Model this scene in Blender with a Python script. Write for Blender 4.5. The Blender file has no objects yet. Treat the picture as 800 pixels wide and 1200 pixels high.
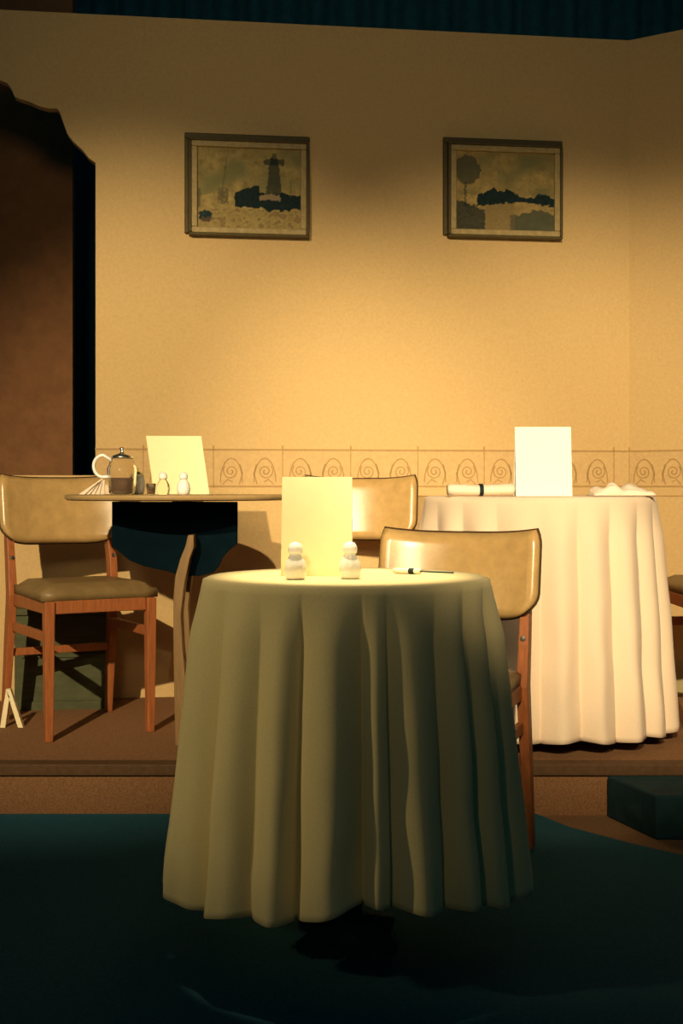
import bpy, bmesh, math, random
from mathutils import Vector, Matrix, noise
random.seed(7)
C = bpy.context.scene
COL = C.collection
F, HY, H = 1500.0, 572.0, 0.93           # focal length in px (800x1200), horizon row, eye height
PI = math.pi
STEP = 0.144                              # platform height
def at(x, y, D): return Vector(((x-400)/F*D, D, H-(y-HY)/F*D))

# ---------------------------------------------------------------- materials
def mat(name, col, rough=0.8, var=0.0, scale=30, bump=0.0, metal=0, spec=0.3, trans=0, ior=1.45, col2=None, stretch=None, sheen=0):
    m = bpy.data.materials.new(name); m.use_nodes = True
    nt = m.node_tree; b = nt.nodes['Principled BSDF']
    b.inputs['Base Color'].default_value = (*col, 1); b.inputs['Roughness'].default_value = rough
    b.inputs['Metallic'].default_value = metal; b.inputs['Specular IOR Level'].default_value = spec
    b.inputs['Transmission Weight'].default_value = trans; b.inputs['IOR'].default_value = ior
    b.inputs['Sheen Weight'].default_value = sheen
    if var or bump or col2:
        tc = nt.nodes.new('ShaderNodeTexCoord'); mp = nt.nodes.new('ShaderNodeMapping')
        nt.links.new(tc.outputs['Object'], mp.inputs['Vector'])
        if stretch: mp.inputs['Scale'].default_value = stretch
        n = nt.nodes.new('ShaderNodeTexNoise'); n.inputs['Scale'].default_value = scale; n.inputs['Detail'].default_value = 6
        n.inputs['Roughness'].default_value = 0.65
        nt.links.new(mp.outputs[0], n.inputs['Vector'])
        r = nt.nodes.new('ShaderNodeValToRGB')
        r.color_ramp.elements[0].position = 0.3; r.color_ramp.elements[1].position = 0.7
        c2 = col2 or tuple(c*(1-var) for c in col)
        r.color_ramp.elements[0].color = (*c2, 1); r.color_ramp.elements[1].color = (*[min(1, c*(1+var)) for c in col], 1)
        nt.links.new(n.outputs['Fac'], r.inputs[0]); nt.links.new(r.outputs[0], b.inputs['Base Color'])
        if bump:
            bp = nt.nodes.new('ShaderNodeBump'); bp.inputs['Strength'].default_value = bump; bp.inputs['Distance'].default_value = 0.004
            nt.links.new(n.outputs['Fac'], bp.inputs['Height']); nt.links.new(bp.outputs[0], b.inputs['Normal'])
    return m
def vcol_mat(name, rough=0.6):
    m = bpy.data.materials.new(name); m.use_nodes = True; nt = m.node_tree; b = nt.nodes['Principled BSDF']
    a = nt.nodes.new('ShaderNodeVertexColor'); a.layer_name = 'paint'
    nt.links.new(a.outputs['Color'], b.inputs['Base Color']); b.inputs['Roughness'].default_value = rough; b.inputs['Specular IOR Level'].default_value = .08
    return m
M = dict(
 wall=mat('wallpaper', (.64,.44,.195), .85, .07, 90, .15),
 frieze=mat('border_paper', (.62,.42,.19), .85, .09, 60),
 relief=mat('border_print', (.44,.28,.11), .85, .1, 60),
 base=mat('baseboard_paint', (.42,.36,.18), .5, .1, 20),
 platform=mat('brown_carpet', (.26,.13,.055), .95, .3, 220, .4, col2=(.15,.07,.03)),
 nosing=mat('nosing_strip', (.10,.05,.02), .7, .2, 60),
 floor=mat('floor_boards', (.26,.14,.06), .9, .25, 120),
 shade_carpet=mat('teal_floor_shade', (.035,.12,.15), .98, .3, 260, .5, col2=(.022,.085,.11), spec=.05),
 drape=mat('teal_black_drape', (.022,.11,.15), .95, .2, 20, spec=.05),
 flat=mat('brown_flat', (.24,.11,.045), .9, .15, 14),
 cloth=mat('cream_tablecloth', (.86,.68,.49), .85, .04, 260, .12, sheen=.1),
 cloth2=mat('golden_tablecloth', (.76,.64,.33), .85, .06, 260, .12, sheen=.1),
 vinyl=mat('tan_vinyl', (.50,.32,.12), .27, .14, 22, .08, spec=.6),
 seat=mat('worn_seat_vinyl', (.20,.13,.05), .45, .2, 16, spec=.4),
 piping=mat('dark_piping', (.07,.035,.015), .5, .1, 30),
 wood=mat('red_brown_wood', (.34,.11,.035), .45, .25, 18, .05, spec=.3, stretch=(6,6,.7)),
 tabletop=mat('table_laminate', (.42,.28,.12), .35, .12, 14),
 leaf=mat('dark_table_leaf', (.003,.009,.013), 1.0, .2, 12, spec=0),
 ped=mat('table_leg_wood', (.22,.13,.05), .5, .2, 20, stretch=(5,5,.6)),
 steel=mat('steel', (.5,.5,.5), .3, metal=1),
 card=mat('menu_card', (.94,.86,.50), .7, .02, 40),
 card_w=mat('white_menu_card', (.95,.95,.88), .7, .01, 40),
 napkin=mat('napkin_paper', (.92,.78,.62), .9, .03, 60),
 tie=mat('dark_tie', (.01,.02,.02), .6),
 glass=mat('clear_glass', (1,.95,.82), .12, trans=.96, ior=1.15),
 salt=mat('white_ceramic', (.97,.95,.88), .3, spec=.6),
 chrome=mat('bright_lid_metal', (.85,.78,.6), .25, metal=1),
 syrup=mat('brown_syrup', (.20,.08,.02), .3),
 shade_box=mat('olive_wall_shade', (.075,.08,.035), .7, .3, 9, stretch=(1,1,3)),
 dark=mat('shadow_block_dark', (.015,.04,.045), .85, .2, 20, spec=.1),
 pale=mat('pale_surface', (.85,.74,.45), .6, .05, 20),
 frame=mat('picture_frame', (.42,.31,.13), .5, .2, 50),
 framed=mat('picture_edge_and_shadow', (.10,.075,.03), .6, .2, 50),
 paint=vcol_mat('painted_canvas'),
 iron=mat('dark_iron', (.015,.05,.055), .8, spec=.1),
)
# ---------------------------------------------------------------- object helpers
def obj(name, bm, m, parent=None, smooth=False, bevel=0, xf=None):
    me = bpy.data.meshes.new(name)
    bmesh.ops.recalc_face_normals(bm, faces=bm.faces)
    if xf: bmesh.ops.transform(bm, matrix=xf, verts=bm.verts)
    bm.to_mesh(me); bm.free()
    o = bpy.data.objects.new(name, me); COL.objects.link(o); me.materials.append(m)
    if parent: o.parent = parent
    if bevel:
        b = o.modifiers.new('bevel', 'BEVEL'); b.width = bevel; b.segments = 2; b.limit_method = 'ANGLE'; b.angle_limit = 0.6
    if smooth:
        for p in me.polygons: p.use_smooth = True
    return o
def thing(name, label, cat, loc=(0,0,0), rz=0, group=None):
    o = bpy.data.objects.new(name, None); COL.objects.link(o); o.empty_display_size = .05
    o.location = loc; o.rotation_euler = (0,0,rz); o['label'] = label; o['category'] = cat
    if group: o['group'] = group
    return o
def tag(o, label, cat, group=None):
    o['label'] = label; o['category'] = cat
    if group: o['group'] = group
    return o
def struct(name, bm, m, **k):
    o = obj(name, bm, m, **k); o['kind'] = 'structure'; return o
def box(bm, x0, x1, y0, y1, z0, z1, R=None):
    vs = [Vector((x,y,z)) for x in (x0,x1) for y in (y0,y1) for z in (z0,z1)]
    if R: vs = [R @ v for v in vs]
    v = [bm.verts.new(p) for p in vs]
    for f in ((0,1,3,2),(4,6,7,5),(0,4,5,1),(2,3,7,6),(0,2,6,4),(1,5,7,3)): bm.faces.new([v[i] for i in f])
    return bm
def prism(bm, pts, d):
    """pts = closed 3-D polygon, d = offset vector"""
    a = [bm.verts.new(p) for p in pts]; b = [bm.verts.new(Vector(p)+d) for p in pts]; n = len(pts)
    bm.faces.new(a); bm.faces.new(b[::-1])
    for i in range(n): bm.faces.new((a[i], b[i], b[(i+1)%n], a[(i+1)%n]))
    return bm
def lathe(bm, prof, n=32, c=(0,0,0)):
    rings = []
    for r, z in prof:
        if r < 1e-5: rings.append([bm.verts.new((c[0],c[1],c[2]+z))]*n)
        else: rings.append([bm.verts.new((c[0]+r*math.cos(2*PI*i/n), c[1]+r*math.sin(2*PI*i/n), c[2]+z)) for i in range(n)])
    for a, b in zip(rings, rings[1:]):
        for i in range(n):
            f = []
            for v in (a[i], a[(i+1)%n], b[(i+1)%n], b[i]):
                if v not in f: f.append(v)
            if len(f) > 2: bm.faces.new(f)
    return bm
def tube(bm, pts, rx, ry=None, n=4, rot=PI/4, ref=Vector((1,0,0)), taper=None):
    """sweep an n-gon of half sizes rx, ry along points"""
    ry = ry or rx; pts = [Vector(p) for p in pts]; rings = []
    k = 1/math.cos(PI/n) if n == 4 else 1
    for i, p in enumerate(pts):
        t = (pts[min(i+1,len(pts)-1)] - pts[max(i-1,0)]).normalized()
        s = (ref - t*ref.dot(t)).normalized(); u = t.cross(s)
        tp = taper[i] if taper else 1
        rings.append([bm.verts.new(p + s*rx*tp*k*math.cos(rot+2*PI*j/n) + u*ry*tp*k*math.sin(rot+2*PI*j/n)) for j in range(n)])
    for a, b in zip(rings, rings[1:]):
        for j in range(n): bm.faces.new((a[j], a[(j+1)%n], b[(j+1)%n], b[j]))
    bm.faces.new(rings[0][::-1]); bm.faces.new(rings[-1])
    return bm
def B(): return bmesh.new()

# ---------------------------------------------------------------- setting
P0 = Vector((-1.263, 4.735, 0)); P1 = Vector((1.137, 5.06, 0))
U = (P1-P0).normalized(); N = Vector((U.y, -U.x, 0))        # N points to the audience
UR = Vector((.83, -.557, 0)).normalized(); NR = Vector((UR.y, -UR.x, 0))
WT = 2.70
def wb(x, y=None):
    """back-wall coordinates (s, z) seen at a pixel"""
    k = (x-400)/F       # X = k*Y ; P0 + s U
    s = (k*P0.y - P0.x)/(U.x - k*U.y)
    Y = P0.y + s*U.y
    return (s, H-(y-HY)/F*Y) if y is not None else s
def W(s, z, off=0): return P0 + U*s + Vector((0,0,z)) + N*off
S1 = (P1-P0).length
def wallpoly(bm, pts, th=.05): return prism(bm, [W(s,z) for s,z in pts], -N*th)
sill = wb(90, 557)[1]
contour = [wb(x,y) for x,y in ((112,191),(104,185),(97,176),(86,166),(79,157),(74,143),(70,131),(66,127),(56,127),(45,124),(34,119),(24,116),(17,113),(13,103),(8,97),(0,94))]
sR = wb(112); s0 = contour[-1][0]; sC = s0-.13; sL = sC-(sR-sC)
contour += [(s0-.05, contour[-1][1]+.03), (sC, contour[-1][1]+.06)]
full = contour + [(2*sC-s, z) for s, z in contour[-2::-1]]
full[-1] = (sL, full[-1][1])
bm = B()
wallpoly(bm, [(sL-.9,0),(S1,0),(S1,sill),(sL-.9,sill)])
wallpoly(bm, [(sR,sill),(S1,sill),(S1,WT),(sR,WT)])
wallpoly(bm, [(sL-.9,sill),(sL,sill),(sL,WT),(sL-.9,WT)])
for (a, za), (b, zb) in zip(full, full[1:]):
    wallpoly(bm, [(a,za),(b,zb),(b,WT),(a,WT)])
struct('wall_back', bm, M['wall'])
bm = B(); E = P1 + UR*1.6
prism(bm, [P1, E, E+Vector((0,0,WT)), P1+Vector((0,0,WT))], -NR*.05)
struct('wall_right', bm, M['wall'])
# ground, platform, sheet for the unlit floor
struct('floor', box(B(), -3.5, 3.5, -1.6, 9, -.05, 0), M['floor'])
YE = 3.64
struct('trim_1', box(B(), -3.4, 3.4, YE-.012, YE+.05, STEP-.03, STEP+.003), M['nosing'], bevel=.004)  # nosing
struct('trim_2', box(B(), -3.4, 3.4, YE, 6.0, 0.0, STEP), M['platform'])
shade_carpet = prism(B(), [(-3.3,-1.4,.001),(3.3,-1.4,.001),(3.3,2.6,.001),(1.15,2.95,.001),(.95,3.12,.001),(.75,3.32,.001),(.62,3.48,.001),(.55,3.62,.001),(-3.3,3.62,.001)], Vector((0,0,.008)))  # teal sheet paints the unlit floor, its slanted edge the edge of the beam
tag(obj('carpet', shade_carpet, M['shade_carpet']), 'dark teal carpet in front of the raised step, its colour painting the shade of the unlit floor', 'carpet')
# black drapes around the set
def drape(name, a, b, z0, z1, nf, amp):
    bm = B(); a = Vector(a); b = Vector(b); d = (b-a); n = Vector((d.y,-d.x,0)).normalized(); K = nf*8
    rows = []
    for j in range(8):
        z = z0+(z1-z0)*j/7
        rows.append([bm.verts.new(a+d*i/K+n*amp*math.sin(2*PI*i/8+.4*math.sin(i*.37))*(1+.2*math.sin(z*2+i)) + Vector((0,0,z))) for i in range(K+1)])
    for r, q in zip(rows, rows[1:]):
        for i in range(K): bm.faces.new((r[i], r[i+1], q[i+1], q[i]))
    o = struct(name, bm, M['drape'], smooth=True)
    s = o.modifiers.new('solid', 'SOLIDIFY'); s.thickness = .006
    return o
drape('wall_far', (-3.4,7.0,0), (3.4,7.0,0), 0, 5.2, 40, .04)
# brown flat seen through the shaped opening
fr = at(85, 560, 5.9)
struct('wall_recess', box(B(), -3.0, fr.x, 5.9, 5.95, 0, 3.2), M['flat'])
# frieze
FT, FB = wb(500,527)[1], wb(500,571)[1]
def frieze(name, origin, u, n, s0, s1, unit):
    bm = B()
    def Q(s, z, o): return origin+u*s+Vector((0,0,z))+n*o
    prism(bm, [Q(s0,FB,0),Q(s1,FB,0),Q(s1,FT,0),Q(s0,FT,0)], n*.002)
    root = struct(name, bm, M['frieze'])
    bm = B()
    def rib(pts, w=.0035, o=.002):
        for (a, b) in zip(pts, pts[1:]):
            a = Vector(a); b = Vector(b); t = (b-a)
            if t.length < 1e-6: continue
            t.normalize(); m_ = Vector((-t.y, t.x))*w/2
            q = [a+m_-t*w*.2, b+m_+t*w*.2, b-m_+t*w*.2, a-m_-t*w*.2]
            prism(bm, [Q(v.x, v.y, o) for v in q], n*.0012)
    for z, w in ((FT-.003,.007),(FB+.004,.005)):
        rib([(s0,z),(s1,z)], w, .002)
    rib([(s0,FB-.034),(s1,FB-.034)], .005, .0)
    k = math.ceil(s0/unit)
    zc = (FT+FB)/2; h = (FT-FB)
    while k*unit < s1:
        s = k*unit
        rib([(s,FB),(s,FT)], .0035)
        rib([(s,FT),(s,FT+.012)], .006, .0005)
        for sg in (-1, 1):
            cx = s+sg*unit*.25
            if not (s0+.04 < cx < s1-.04): continue
            arch = [(cx+sg*(-.040+.0*i)+sg*.042*(1-math.cos(PI*i/10)), FB+.02+h*.62*math.sin(PI*i/10)) for i in range(0, 11)]
            rib(arch, .0045)
            sp = []
            for i in range(30):
                a = i/29*3.6*PI; r = .030*(1-i/34)
                sp.append((cx+sg*r*math.cos(a+2.4), zc-.012+r*math.sin(a+2.4)))
            rib(sp, .004)
            rib([(cx+sg*.032, FB+.012),(cx+sg*.044, zc-.02),(cx+sg*.034, zc+.015)], .005)
            rib([(cx-sg*.030, FB+.012),(cx-sg*.012, FB+.03),(cx+sg*.006, FB+.02)], .004)
        k += 1
    o = obj('printed_scrolls', bm, M['relief'], root)
frieze('trim_3', P0, U, N, sR, S1, .262)
frieze('trim_4', P1, UR, NR, 0.0, 1.5, .24)
# baseboard on the right wall
b0 = P1+UR*.02; b1 = P1+UR*1.5
bm = B(); prism(bm, [b0+Vector((0,0,STEP)), b1+Vector((0,0,STEP)), b1+Vector((0,0,STEP+.12)), b0+Vector((0,0,STEP+.12))], NR*.015)
struct('baseboard_right', bm, M['base'])

# ---------------------------------------------------------------- pictures
def nz(u, v, s, k=0): return noise.noise(Vector((u*s, v*s, k)))
def paint_mill(u, v):
    u += .012*nz(u,v,30,31); v += .020*nz(u,v,30,41)
    n1 = nz(u,v,14,1); n2 = nz(u,v,40,5)
    c = Vector((.38,.28,.10)) * (1+.35*n1+.25*n2)
    if v > .42: c = c.lerp(Vector((.22,.20,.08)), max(0,min(1,.45+1.2*nz(u,v,4,3))))
    dk = Vector((.012,.026,.026))*(1+.6*n2); md = Vector((.10,.09,.05))
    du = abs(u-.74)
    if v > .36 and v < .88 and du < .035+.10*(.88-v): c = c.lerp(dk, .78)
    if .80 < v < .87 and du < .10: c = c.lerp(dk, .75)
    if .87 < v < .94 and du < .02: c = c.lerp(dk, .6)
    hill = .40+.09*math.sin((u-.38)*9)*(u<.6)+.04*nz(u,0,9,9)
    if u > .36 and .24+.05*n1+ .1*abs(u-.68)*.5 < v < hill+.04: c = dk.copy()
    if .60 < u < .80 and abs(v-.40+.25*(u-.7)**2*8) < .035: c = Vector((.30,.22,.12))
    if .20 < u < .30 and .30 < v < .50 and n2 > -.35: c = c.lerp(md, .7)
    if u < .035 and .26<v<.5: c = c.lerp(md,.7)
    if (u-.08)**2*1.4+(v-.15)**2 < .0055: c = dk*1.6
    if v < .24 and n1 > .18: c = c.lerp(Vector((.16,.09,.05)), .6)
    if abs(u-.2-.1*v)<.008 and v>.5 or abs(u-.9)<.006 and .4<v<.6: c = c.lerp(md,.5)
    return c
def paint_field(u, v):
    u += .015*nz(u,v,26,51); v += .028*nz(u,v,26,61)
    n1 = nz(u,v,12,21); n2 = nz(u,v,38,25)
    c = Vector((.40,.28,.10))*(1+.3*n1+.25*n2)
    if v > .45: c = c.lerp(Vector((.21,.19,.075)), max(0,min(1,(.5 if u>.42 else .15)+nz(u,v,4,23))))
    dk = Vector((.012,.028,.028))*(1+.6*n2)
    if ((u-.12)/.13)**2+((v-.76)/.18)**2 < 1+.35*n1: c = c.lerp(Vector((.06,.07,.045)), .8)
    if abs(u-.10)<.012 and .3<v<.6: c = c.lerp(dk,.6)
    hill = .42+.10*math.exp(-((u-.36)/.12)**2)+.08*math.exp(-((u-.55)/.10)**2)+.06*math.exp(-((u-.88)/.08)**2)+.05*nz(u,0,22,2)
    lo = .34-.03*math.sin(u*7)
    if lo < v < hill and u > .22: c = dk.copy()
    if u < .30 and v < .40-.5*(u-.02)**1.0+.06*n1 and not (u>.2 and v>.3): c = c.lerp(dk, .85)
    if v < .22-.25*abs(u-.85)+.05*n1+.05 and u > .55: c = c.lerp(Vector((.05,.07,.05)), .85)
    if v < lo and .3<u<.6: c = c.lerp(Vector((.18,.13,.06)), .5+.3*n1)
    return c
def picture(name, label, x0, x1, yt, yb, fn):
    (sa, zt), (sb, _) = wb(x0, yt), wb(x1, yt)
    zt = wb((x0+x1)/2, yt)[1]; zb = wb((x0+x1)/2, yb)[1]
    w, h = sb-sa, zt-zb
    root = thing(name, label, 'picture', W((sa+sb)/2, zb, .001), math.atan2(U.y, U.x), 'framed landscape paintings on the back wall')
    def ring(bm, i0, i1, y0, y1):
        # rectangular ring between inset i0 and i1 (outer to inner)
        for a in ((-w/2+i0, w/2-i0, i0, i1), (-w/2+i0, w/2-i0, h-i1, h-i0)): box(bm, a[0], a[1], y0, y1, a[2], a[3])
        for a in ((-w/2+i0, -w/2+i1), (w/2-i1, w/2-i0)): box(bm, a[0], a[1], y0, y1, i1, h-i1)
        return bm
    obj('backing', box(B(), -w/2+.008, w/2-.008, -.012, 0, .008, h-.008), M['framed'], root)
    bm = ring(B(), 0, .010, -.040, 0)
    box(bm, -w/2-.016, w/2+.004, -.020, 0, h, h+.022); box(bm, -w/2-.016, -w/2, -.020, 0, .01, h)  # extra dark strips at top and left imitate the picture's cast shadow
    obj('frame_edge_and_shadow', bm, M['framed'], root, bevel=.004)
    obj('frame', ring(B(), .010, .032, -.036, -.010), M['frame'], root, bevel=.004)
    bm = B(); nu, nv = 128, 96; lay = bm.loops.layers.float_color.new('paint')
    a, bq, c, d = -w/2+.030, w/2-.030, .030, h-.030
    g = [[bm.verts.new((a+(bq-a)*i/nu, -.022, c+(d-c)*j/nv)) for i in range(nu+1)] for j in range(nv+1)]
    for j in range(nv):
        for i in range(nu):
            f = bm.faces.new((g[j][i], g[j][i+1], g[j+1][i+1], g[j+1][i]))
            for l in f.loops:
                v = l.vert.co; cc = fn((v.x-a)/(bq-a), (v.z-c)/(d-c)); l[lay] = (max(0,cc.x),max(0,cc.y),max(0,cc.z),1)
    o = obj('canvas', bm, M['paint'], root)
    return root
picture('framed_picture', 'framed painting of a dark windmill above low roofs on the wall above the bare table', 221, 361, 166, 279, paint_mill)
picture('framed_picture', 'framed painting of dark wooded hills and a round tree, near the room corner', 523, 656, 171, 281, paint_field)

# ---------------------------------------------------------------- chairs
def make_chair(label, group='tan and red wood chairs'):
    t = thing('dining_chair', label, 'chair', group=group)
    # backrest: curved upholstered panel
    def backpanel(th, grow, y0):
        bm = B(); nx, nz_ = 28, 14; hw = .212+grow; z0, z1 = .582-grow, .800+grow
        fr_, bk = [], []
        for j in range(nz_+1):
            tz = j/nz_
            rf, rb = [], []
            for i in range(nx+1):
                tx = i/nx*2-1
                # rounded silhouette: width shrinks near bottom and top corners
                wz = hw*(1 - .16*max(0,(.30-tz)/.30)**2.2 - .05*max(0,(tz-.80)/.20)**2)
                x = tx*wz
                zz = z0+(z1-z0)*tz
                zz += (.012*abs(tx)**3 if tz > .5 else .020*abs(tx)**6*(1-2*tz))
                yc = y0 - .055*abs(tx)**2.2 + (zz-.585)*.20
                ed = min(1, (1-abs(tx))/.10)*1.0; ez = min(1, min(tz,1-tz)/.12)
                puff = th*(.25+.75*math.sqrt(max(0,1-(1-ed)**2))*math.sqrt(max(0,1-(1-ez)**2)))
                rf.append(bm.verts.new((x, yc-puff, zz))); rb.append(bm.verts.new((x, yc+puff*.5, zz)))
            fr_.append(rf); bk.append(rb)
        for j in range(nz_):
            for i in range(nx):
                bm.faces.new((fr_[j][i],fr_[j][i+1],fr_[j+1][i+1],fr_[j+1][i]))
                bm.faces.new((bk[j][i+1],bk[j][i],bk[j+1][i],bk[j+1][i+1]))
        for j in range(nz_):
            bm.faces.new((fr_[j][0],fr_[j+1][0],bk[j+1][0],bk[j][0])); bm.faces.new((fr_[j+1][nx],fr_[j][nx],bk[j][nx],bk[j+1][nx]))
        for i in range(nx):
            bm.faces.new((fr_[0][i+1],fr_[0][i],bk[0][i],bk[0][i+1])); bm.faces.new((fr_[nz_][i],fr_[nz_][i+1],bk[nz_][i+1],bk[nz_][i]))
        return bm
    br = obj('backrest', backpanel(.026, 0, .255), M['vinyl'], t, smooth=True)
    # piping seam around the back shell
    obj('piping', backpanel(.010, .004, .262), M['piping'], br, smooth=True)
    # seat cushion
    bm = B(); n = 9
    def seat_pt(a, b, z, puff):
        hwf = .205 if b < .5 else .205
        x = a*(.190-.015*b); y = -.185+.375*b
        return (x, y, z)
    top = [[None]*(n+1) for _ in range(n+1)]; bot = [[None]*(n+1) for _ in range(n+1)]
    for j in range(n+1):
        for i in range(n+1):
            a, b_ = i/n*2-1, j/n
            e = min(1, (1-abs(a))/.25); e2 = min(1, min(b_,1-b_)/.14)
            dome = .022*math.sqrt(max(0,1-(1-e)**2))*math.sqrt(max(0,1-(1-e2)**2))
            top[j][i] = bm.verts.new(seat_pt(a,b_,.452+dome,0)); bot[j][i] = bm.verts.new(seat_pt(a,b_,.425,0))
    for j in range(n):
        for i in range(n):
            bm.faces.new((top[j][i],top[j][i+1],top[j+1][i+1],top[j+1][i])); bm.faces.new((bot[j][i+1],bot[j][i],bot[j+1][i],bot[j+1][i+1]))
    for i in range(n):
        bm.faces.new((top[0][i+1],top[0][i],bot[0][i],bot[0][i+1])); bm.faces.new((top[n][i],top[n][i+1],bot[n][i+1],bot[n][i]))
        bm.faces.new((top[i][0],top[i+1][0],bot[i+1][0],bot[i][0])); bm.faces.new((top[i+1][n],top[i][n],bot[i][n],bot[i+1][n]))
    obj('seat', bm, M['seat'], t, smooth=True)
    # seat frame
    bm = B()
    box(bm, -.15,.15,-.186,-.166,.385,.425); box(bm, -.155,.155,.172,.192,.385,.425)
    for s in (-1,1): box(bm, s*.168-.010, s*.168+.010, -.165, .185, .385,.425)
    obj('seat_frame', bm, M['wood'], t, bevel=.003)
    for s in (-1,1):
        # front leg, slightly tapered and carried up past the rail
        obj('leg', tube(B(), [(s*.167,-.175,0),(s*.167,-.176,.2),(s*.167,-.177,.424)], .016, .017, taper=[.72,.9,1]), M['wood'], t, bevel=.003)
        # rear leg: one bent post from floor up to the back shell
        obj('leg', tube(B(), [(s*.183,.262,0),(s*.180,.232,.2),(s*.177,.200,.42),(s*.178,.214,.52),(s*.176,.237,.60),(s*.172,.258,.70)], .013, .021, taper=[.75,.95,1.1,1,.95,.8]), M['wood'], t, bevel=.003)
        obj('side_stretcher', box(B(), s*.171-.008, s*.171+.008, -.165, .212, .300,.330), M['wood'], t, bevel=.003)
        obj('screw_cap', lathe(B(), [(0,0),(.007,0),(.007,.003),(0,.004)], 12), M['steel'], t, xf=Matrix.Translation((s*.177,.196,.54))@Matrix.Rotation(PI/2,4,'X'))
    obj('stretcher', box(B(), -.168,.168, .222,.240, .215,.24), M['wood'], t, bevel=.003)
    return t
def copy_tree(o, parent=None):
    c = o.copy(); COL.objects.link(c)
    if parent: c.parent = parent
    for ch in list(o.children):
        if ch.name in NEW: continue
        copy_tree(ch, c)
    return c
NEW = set()
chair = make_chair('tan vinyl chair with red-brown legs on the carpet, pushed up behind the front tablecloth')
chair.location = (.222, 3.09, .0125); chair.rotation_euler.z = math.radians(-20)
for x, y, a, lab in ((-.850, 4.199, 30, 'tan chair at the left edge on the raised step, beside the bare round table'),
                     (.025, 4.47, -10, 'tan chair against the back wall, half hidden by the middle menu card'),
                     (1.30, 4.30, -90, 'chair cut off by the right edge, only red seat rail and seat showing')):
    c = copy_tree(chair); c.location = (x, y, STEP+.0); c.scale = (1,1,1.025); c.rotation_euler.z = math.radians(a); c['label'] = lab

# ---------------------------------------------------------------- cloth-covered round tables
def cloth_mesh(R, Rh, ztop, hemf, creases, amp, rnd, back=0):
    """round cloth: flat top, rounded shoulder, deep pipe folds; creases = azimuths (deg, 0 = to the camera)"""
    bm = B(); NA = 540; NT = 46
    cr = sorted(creases); ring = []
    def phase(d):
        for i in range(len(cr)):
            a, b = cr[i], cr[(i+1) % len(cr)] + (360 if i == len(cr)-1 else 0)
            x = d if d >= a else d+360
            if a <= x < b: return (x-a)/(b-a), b-a, i
        return 0, 30, 0
    rows = []
    prof = [.0,.3,.6,.85,.95,.985]
    for p in prof:
        rows.append([bm.verts.new((R*p*math.sin(2*PI*i/NA), -R*p*math.cos(2*PI*i/NA), ztop)) for i in range(NA)] if p else None)
    ctr = bm.verts.new((0,0,ztop))
    rr = random.Random(rnd); fa = [rr.uniform(.75,1.25) for _ in cr]; lean = [rr.uniform(-2.0,2.0) for _ in cr]; sk = [rr.uniform(.75,1.35) for _ in cr]
    for k in range(NT+1):
        t = k/NT; row = []
        for i in range(NA):
            d = 360*i/NA - 180
            ph, wd, ci = phase(((d - 0 + 180) % 360) - 180 if True else d)
            hem = hemf(math.radians(d))
            z = ztop - .004 - (ztop-.004-hem)*t
            base = R + .006 + (Rh-R)*(t**.8)
            A = amp*min(1.25,(wd/30)**.8)*fa[ci]
            bk_ = max(0, (math.cos(math.radians(d-155))-.60)/.40)
            base -= back*min(1,bk_*1.6)*max(0,(t-.08)/.92)**.6; A *= 1-.6*min(1,bk_*1.6)*(back>0)
            ph2 = ph**sk[ci]
            f = (abs(math.sin(PI*ph2))**1.05) - .55
            f2 = .10*math.sin(PI*ph*4+ci)*t
            g = min(1, t*6)**1.1*(.45+.55*t) 
            r = base + A*g*(f+f2*.6)
            dd = math.radians(d) + math.radians(lean[ci])*math.sin(PI*ph)*t*.6
            wob = .0025*noise.noise(Vector((math.sin(dd)*6, math.cos(dd)*6, t*5)))
            r += wob*3*t
            row.append(bm.verts.new((r*math.sin(dd), -r*math.cos(dd), z)))
        rows.append(row)
    # rotate top rings so the azimuth start matches
    for ri in range(1, len(prof)):
        p = prof[ri]
        for i, v in enumerate(rows[ri]):
            a = math.radians(360*i/NA-180); v.co = (R*p*math.sin(a), -R*p*math.cos(a), ztop)
    for i in range(NA): bm.faces.new((ctr, rows[1][i], rows[1][(i+1)%NA]))
    for a, b in zip(rows[1:], rows[2:]):
        for i in range(NA): bm.faces.new((a[i], b[i], b[(i+1)%NA], a[(i+1)%NA]))
    return bm
def covered_table(loc, R, z0, ztop, label, cloth_label, hemf, Rh, creases, amp, mt, rnd, back=0):
    t = thing('round_table', label, 'table', loc, 0)
    h = ztop-z0
    obj('tabletop', lathe(B(), [(0,h-.028),(R-.004,h-.028),(R,h-.024),(R,h-.008),(R-.004,h-.004),(0,h-.004)], 64), M['tabletop'], t)
    obj('pedestal', lathe(B(), [(0,.03),(.035,.03),(.030,.1),(.025,.3),(.03,h-.06),(.09,h-.03),(0,h-.03)], 24), M['iron'], t, smooth=True)
    bm = B()
    for k in range(4):
        a = PI/4+k*PI/2; tube(bm, [(0,0,.045),(.05*math.cos(a),.05*math.sin(a),.035),(.12*math.cos(a),.12*math.sin(a),.012)], .02,.012, ref=Vector((-math.sin(a),math.cos(a),0)))
    obj('base', bm, M['iron'], t)
    bm = cloth_mesh(R, Rh, ztop-z0+.001, hemf, creases, amp, rnd, back)
    o = obj('tablecloth', bm, mt, None, smooth=True); o.location = loc
    s = o.modifiers.new('solid','SOLIDIFY'); s.thickness = .0015; s.offset = 1
    tag(o, cloth_label, 'tablecloth')
    return t
FX, FYD = (400-400)/F*2.6, 2.60
FT_LOC = (.010, 2.60, .009)
def hem_front(a):   # azimuth, 0 towards camera, + to the right
    d = math.degrees(a)
    z = .130 + .060*math.exp(-((d-8)/34)**2) - .006*math.cos(3*a)
    return z-.009 + .006*math.sin(a*9+1)
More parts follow.
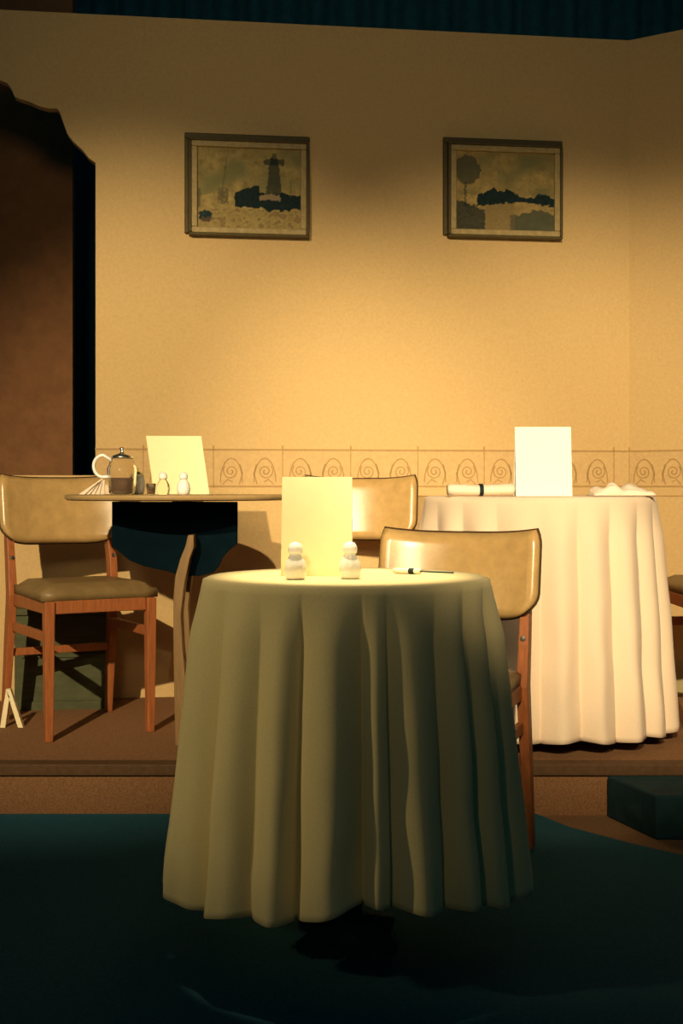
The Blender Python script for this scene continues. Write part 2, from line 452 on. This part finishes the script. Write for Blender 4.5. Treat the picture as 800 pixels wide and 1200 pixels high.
covered_table(FT_LOC, .283, .009, .749, 'round pedestal table hidden under the front cloth, nearest the camera',
    'golden cream tablecloth in deep folds, nearest table standing on the unlit floor', hem_front, .336,
    [-176,-150,-128,-104,-80,-53,-32,-17,6,14,33,48,64,88,112,138,160], .072, M['cloth2'], 3, .085)
TZ2 = .902
def hem_right(a):
    d = math.degrees(a)
    return .030 + .012*math.exp(-((d)/40)**2) + .004*math.sin(a*11)
RT_LOC = (.640, 4.15, STEP)
covered_table(RT_LOC, .362, STEP, TZ2, 'round pedestal table hidden under the brightly lit cloth on the raised step',
    'brightly lit pale cream tablecloth hanging almost to the raised step at right', hem_right, .415,
    [-170,-142,-115,-90,-66,-47,-28,-8,9,25,44,60,84,110,140,165], .066, M['cloth'], 11)

# ---------------------------------------------------------------- bare round table at the left
LT = Vector((-.520, 4.03, 0)); LZ = .910
t = thing('round_table', 'bare round table with thin top and dark hanging leaf, on the step at left', 'table', (LT.x, LT.y, STEP))
h = LZ-STEP
obj('tabletop', lathe(B(), [(0,h-.018),(.335,h-.018),(.343,h-.014),(.345,h-.008),(.343,h-.002),(.338,h),(0,h)], 72), M['tabletop'], t)
def local(x, y, D): return at(x,y,D)-Vector((LT.x, LT.y, STEP))
Dp = 3.97
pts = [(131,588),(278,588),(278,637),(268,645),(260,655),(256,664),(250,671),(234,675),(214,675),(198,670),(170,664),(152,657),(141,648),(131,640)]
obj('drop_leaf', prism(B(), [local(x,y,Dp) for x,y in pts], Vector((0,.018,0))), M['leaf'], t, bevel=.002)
pl_ = [(220,627),(227,627),(227,642),(222,655),(216,685),(212,720),(214,760),(218,800),(221,840),(223,874),(205,874),(204,820),(203,760),(203,700),(205,676),(211,655),(217,640)]
fl = [(x, min(y, 874)) for x, y in pl_]
pp = [local(x,y,3.90) for x,y in fl]
for p in pp:
    if p.z < .004: p.z = 0.0
obj('leg', prism(B(), pp, Vector((0,.066,0))), M['ped'], t, bevel=.003)
p2 = [Vector((p.x-.005, p.y, p.z)) for p in pp]
obj('leg', prism(B(), [p+Vector((-.004,.26,0)) for p in p2], Vector((0,.05,0))), M['ped'], t, bevel=.003)
bm = B(); c0 = local(213,640,3.988)
box(bm, c0.x-.03, c0.x+.03, Dp-LT.y+.018, .30, h-.10, h-.018); obj('cross_rail', bm, M['ped'], t)
obj('foot_rail', box(B(), c0.x-.012, c0.x+.012, Dp-LT.y-.003, .19, .02, .07), M['ped'], t)

# ---------------------------------------------------------------- low chest put for the shaded wall behind the left chair, and little things
t = thing('low_shade_box', 'low dark olive chest standing in for the shaded wall behind the left chair', 'shade_box', (-.820, 4.575, STEP), math.radians(7.7))
obj('body', box(B(), -.34, 0, 0, .145, .0, .335), M['shade_box'], t, bevel=.004)  # made-up box, its dark olive is the shade on the wall
obj('lid', box(B(), -.345, .003, -.010, .15, .335, .357), M['shade_box'], t, bevel=.004)  # lid of the made-up shade box
obj('shade_box_moulding', box(B(), -.315, -.01, -.008, 0, .185, .197), M['shade_box'], t)
obj('shade_box_plinth', box(B(), -.315, -.005, -.010, 0, .0, .03), M['shade_box'], t)
bm = B()
a = at(9,803,4.20); z0 = STEP
prism(bm, [at(7,803,4.20), at(12,803,4.20), at(27,848,4.20), at(21,848,4.20)], Vector((0,.02,0)))
prism(bm, [at(7,803,4.20), at(11,812,4.20), at(6,848,4.20), at(0,848,4.20)], Vector((0,.02,0)))
o = obj('pale_v', bm, M['pale']);  # added pale V shape filling the bright slivers beneath the chair
tag(o, 'small added pale inverted V shape on the step beneath the left chair', 'shape')
dz = min((v.co.z for v in o.data.vertices)); 
for v in o.data.vertices: v.co.z += STEP-dz
# made-up dark block standing in for a shadow on the step
bm = B()
bx = [(.75,3.62),(.83,3.38),(1.35,3.38),(1.35,3.62)]
prism(bm, [(x,y,0) for x,y in bx], Vector((0,0,.118)))
o = obj('shadow_block', bm, M['dark'], bevel=.006); tag(o, 'low dark block standing in for a shadow on the front of the step at the right edge', 'block')

# ---------------------------------------------------------------- table-top things
def menu_card(label, x0, x1, yt, yb, D, zbase, m, lean=8, yaw=0, skew=0):
    w = (x1-x0)/F*D; hh = (yb-yt)/F*D
    t = thing('menu_card', label, 'menu card', ((( x0+x1)/2-400)/F*D, D, zbase), math.radians(yaw))
    L = math.radians(lean); k = math.radians(skew)
    def panel(sg):
        bm = B(); v = []
        for (a, b) in ((-w/2,0),(w/2,0),(w/2,hh),(-w/2,hh)):
            v.append(Vector((a - b*math.tan(k), sg*(hh-b)*math.sin(L)*.9, b*math.cos(L)/math.cos(L))))
        prism(bm, v, Vector((0,sg*.0012,0))); return bm
    obj('front_panel', panel(-1), m, t); obj('rear_panel', panel(1), m, t)
    return t
menu_card('pale yellow menu card standing upright on the front table', 330.5, 412.5, 559, 674, 2.62, .752, M['card'], 9, -3, 0)
menu_card('bright white menu card standing on the right table', 603, 668.5, 502, 583, 4.02, TZ2+.003, M['card_w'], 8, 0, 0)
menu_card('yellow menu card leaning to one side on the bare left table', 181, 245, 511, 579, 4.08, LZ+.001, M['card'], 8, 6, 8)

def shaker(label, x, D, z, s=1.0, lid=None, fill=None, group='salt and pepper shakers'):
    t = thing('shaker', label, 'shaker', ((x-400)/F*D, D, z), 0, group)
    obj('body', lathe(B(), [(0,0),(.014*s,0),(.019*s,.004*s),(.021*s,.018*s),(.019*s,.032*s),(.012*s,.044*s),(.010*s,.048*s),(0,.048*s)], 28), fill or M['salt'], t, smooth=True)
    obj('lid', lathe(B(), [(0,.0482*s),(.012*s,.0482*s),(.0135*s,.052*s),(.0135*s,.060*s),(.009*s,.068*s),(0,.071*s)], 24), lid or M['salt'], t, smooth=True)
    return t
shaker('white shaker before the left end of the front menu card', 346, 2.50, .751, 1.05)
shaker('pale shaker at the right end of the front menu card', 410, 2.52, .751, 1.05)
shaker('brighter round white shaker, right of the pair before the leaning left card', 215, 3.86, LZ, .98)
shaker('dim glassy shaker, left of the pair before the leaning left card', 191, 3.88, LZ, .98, fill=M['glass'])

# jug with handle on the left table
t = thing('glass_jug', 'clear glass jug with a curved handle at left on the bare table', 'jug', ((143-400)/F*3.95, 3.95, LZ))
obj('body', lathe(B(), [(0,0),(.034,0),(.040,.006),(.044,.05),(.046,.08),(.036,.100),(.030,.108),(.032,.112),(.034,.112),(.033,.105),(.039,.098),(.043,.080),(.041,.05),(.037,.010),(0,.008)], 40), M['glass'], t, smooth=True)
obj('syrup_fill', lathe(B(), [(0,.009),(.034,.010),(.037,.04),(.038,.052),(0,.052)], 32), M['syrup'], t, smooth=True)
obj('lid', lathe(B(), [(0,.1122),(.033,.1122),(.034,.117),(.018,.124),(.006,.128),(.006,.138),(.009,.143),(0,.148)], 32), M['chrome'], t, smooth=True)
hp = [(-.030,0,.104)]+[(-.058+.030*math.cos(a_*PI/12), 0, .088+.034*math.sin(a_*PI/12)) for a_ in range(6,20)]+[(-.042,0,.055)]
obj('handle', tube(B(), hp, .004, .005, n=8, ref=Vector((0,1,0))), M['salt'], t, smooth=True)
t = thing('small_glass', 'small glass of brown syrup right of the jug on the bare table', 'glass', ((177-400)/F*3.9, 3.9, LZ))
obj('body', lathe(B(), [(0,0),(.012,0),(.015,.034),(.0135,.034),(.011,.003),(0,.003)], 24), M['glass'], t, smooth=True)
obj('syrup_fill', lathe(B(), [(0,.0035),(.0105,.0035),(.0118,.02),(0,.02)], 20), M['syrup'], t, smooth=True)
t = thing('sugar_pot', 'pale ribbed pot standing between the jug and the leaning card', 'pot', ((160-400)/F*4.06, 4.06, LZ))
obj('body', lathe(B(), [(0,0),(.020,0),(.025,.01),(.027,.04),(.022,.060),(0,.060)], 28), M['salt'], t, smooth=True)
obj('lid', lathe(B(), [(0,.061),(.023,.061),(.018,.070),(.004,.074),(.006,.082),(0,.085)], 28), M['chrome'], t, smooth=True)

def crumpled(bm, w, d, hgt, seed, cx=0, cy=0, fold=0.5):
    n, m_ = 26, 12; g = []
    for j in range(m_+1):
        r = []
        for i in range(n+1):
            u, v = i/n*2-1, j/m_*2-1
            e = max(0, 1-abs(u)**3)*max(0,1-abs(v)**2.5)
            z = .002 + hgt*(.35+.65*abs(noise.noise(Vector((u*1.7+seed, v*.9, seed)))*1.8))*e**.5
            y = cy + v*d/2*(1+.3*noise.noise(Vector((u*2,seed,3))))
            x = cx + u*w/2*(1+.12*noise.noise(Vector((v*2,seed,7))))
            r.append(bm.verts.new((x,y,max(.002,z))))
        g.append(r)
    for j in range(m_):
        for i in range(n): bm.faces.new((g[j][i],g[j][i+1],g[j+1][i+1],g[j+1][i]))
    return bm
def napkin_obj(name, label, loc, rz, w, d, hg, seed, group='napkins'):
    o = obj(name, crumpled(B(), w, d, hg, seed), M['napkin'], None, smooth=True); o.location = loc; o.rotation_euler.z = rz
    s = o.modifiers.new('solid','SOLIDIFY'); s.thickness = .002; s.offset = 1
    return tag(o, label, 'napkin', group)
napkin_obj('napkin', 'crumpled pale napkin right of the white menu card on the right table', ((727-400)/F*3.98, 3.98, TZ2+.003), .1, .19, .11, .050, 9.1)
def rolled(label, loc, rz, L, r, tiex):
    t = thing('rolled_napkin', label, 'napkin', loc, rz, 'napkins')
    bm = B(); pts = [(-L/2,0,r),(-L/2+.01,0,r*1.02),(-.01,0,r*.92),(L/2-.01,0,r*1.08),(L/2,0,r*1.0)]
    tube(bm, pts, r*1.5, r*.98, n=14, ref=Vector((0,1,0)), taper=[.92,1,.92,1,.9])
    obj('napkin_roll', bm, M['napkin'], t, smooth=True)
    obj('tie', tube(B(), [(tiex-.006,0,r),(tiex+.006,0,r)], r*1.58, r*1.04, n=14, ref=Vector((0,1,0))), M['tie'], t)
    return t
rolled('napkin rolled with a dark tie, left of the white menu card on the right table', ((563-400)/F*3.95, 3.95, TZ2+.004), .05, .205, .0185, 0)
t = rolled('small napkin with a dark tie lying flat near the right rim of the front table', ((478-400)/F*2.62, 2.66, .752), -.5, .06, .006, .012)
obj('fork_handle', tube(B(), [(.03,0,.006),(.06,.02,.004),(.09,.035,.003)], .003,.0015), M['iron'], t)
# folded standing napkin, left table
bm = B(); c = ((108-400)/F*3.9, 3.9, LZ)
for k in range(5):
    a = math.radians(-50+k*25)
    tip = Vector((.020+.004*k, .006*(k-2), .050-.004*abs(k-3)))
    b0_ = Vector((-.038+.012*k, -.016+.008*k, .001)); b1_ = Vector((-.020+.013*k, -.012+.009*k, .001))
    prism(bm, [b0_, b1_, tip, tip+Vector((-.010,0,-.004))], Vector((0,.004,0)))
o = obj('napkin', bm, M['napkin']); o.location = c
tag(o, 'napkin folded into a small fan at the left rim of the bare table', 'napkin', 'napkins')

# ---------------------------------------------------------------- light
w = bpy.data.worlds.new('World'); C.world = w; w.use_nodes = True
w.node_tree.nodes['Background'].inputs[0].default_value = (.16,.75,1.0,1); w.node_tree.nodes['Background'].inputs[1].default_value = .030
def spot(name, loc, tgt, power, col, half, blend, size):
    l = bpy.data.lights.new(name, 'SPOT'); l.energy = power; l.color = col
    l.spot_size = math.radians(2*half); l.spot_blend = blend; l.shadow_soft_size = size
    o = bpy.data.objects.new(name, l); COL.objects.link(o); o.location = loc
    o.rotation_euler = (Vector(tgt)-Vector(loc)).to_track_quat('-Z','Y').to_euler(); return o
WARM = (1,.785,.47)
for x, tx, p, hf in ((-1.5,-.75,1300,15),(.25,.75,1250,14.5),(1.4,1.5,450,15)):
    spot('stage_lamp', (x,-1.0,2.75), (tx,4.7,.82), p, WARM, hf, .8, .03)
spot('added_table_fill', (-.1,2.85,3.4), (0,2.6,.75), 650, WARM, 5.7, .3, .05)  # added spot to brighten the top of the front table
spot('wash_lamp', (-.4,-1.2,2.2), (.1,5,1.9), 190, WARM, 22, .9, .3)
spot('added_card_fill', (-.5,-.8,1.9), (-.05,2.62,.885), 150, WARM, 2.5, .5, .02)  # added narrow spot that lifts the front menu card
spot('side_lamp', (-2.9,1.5,1.5), (0,2.6,.45), 90, (1,.76,.38), 11, 1.0, .05)
spot('fill_lamp', (-.9,-1.0,1.3), (0,2.6,.5), 16, (1,.74,.36), 9, .6, .1)

# ---------------------------------------------------------------- camera
cam = bpy.data.cameras.new('Camera'); co = bpy.data.objects.new('Camera', cam); COL.objects.link(co)
co.location = (0,0,H); co.rotation_euler = (PI/2,0,0)
cam.sensor_fit = 'VERTICAL'; cam.sensor_height = 36; cam.lens = F/1200*36; cam.shift_y = -(600-HY)/1200
C.camera = co
C.view_settings.view_transform = 'Standard'; C.view_settings.look = 'None'; C.view_settings.gamma = 1; C.view_settings.use_curve_mapping = False
C.view_settings.exposure = 0
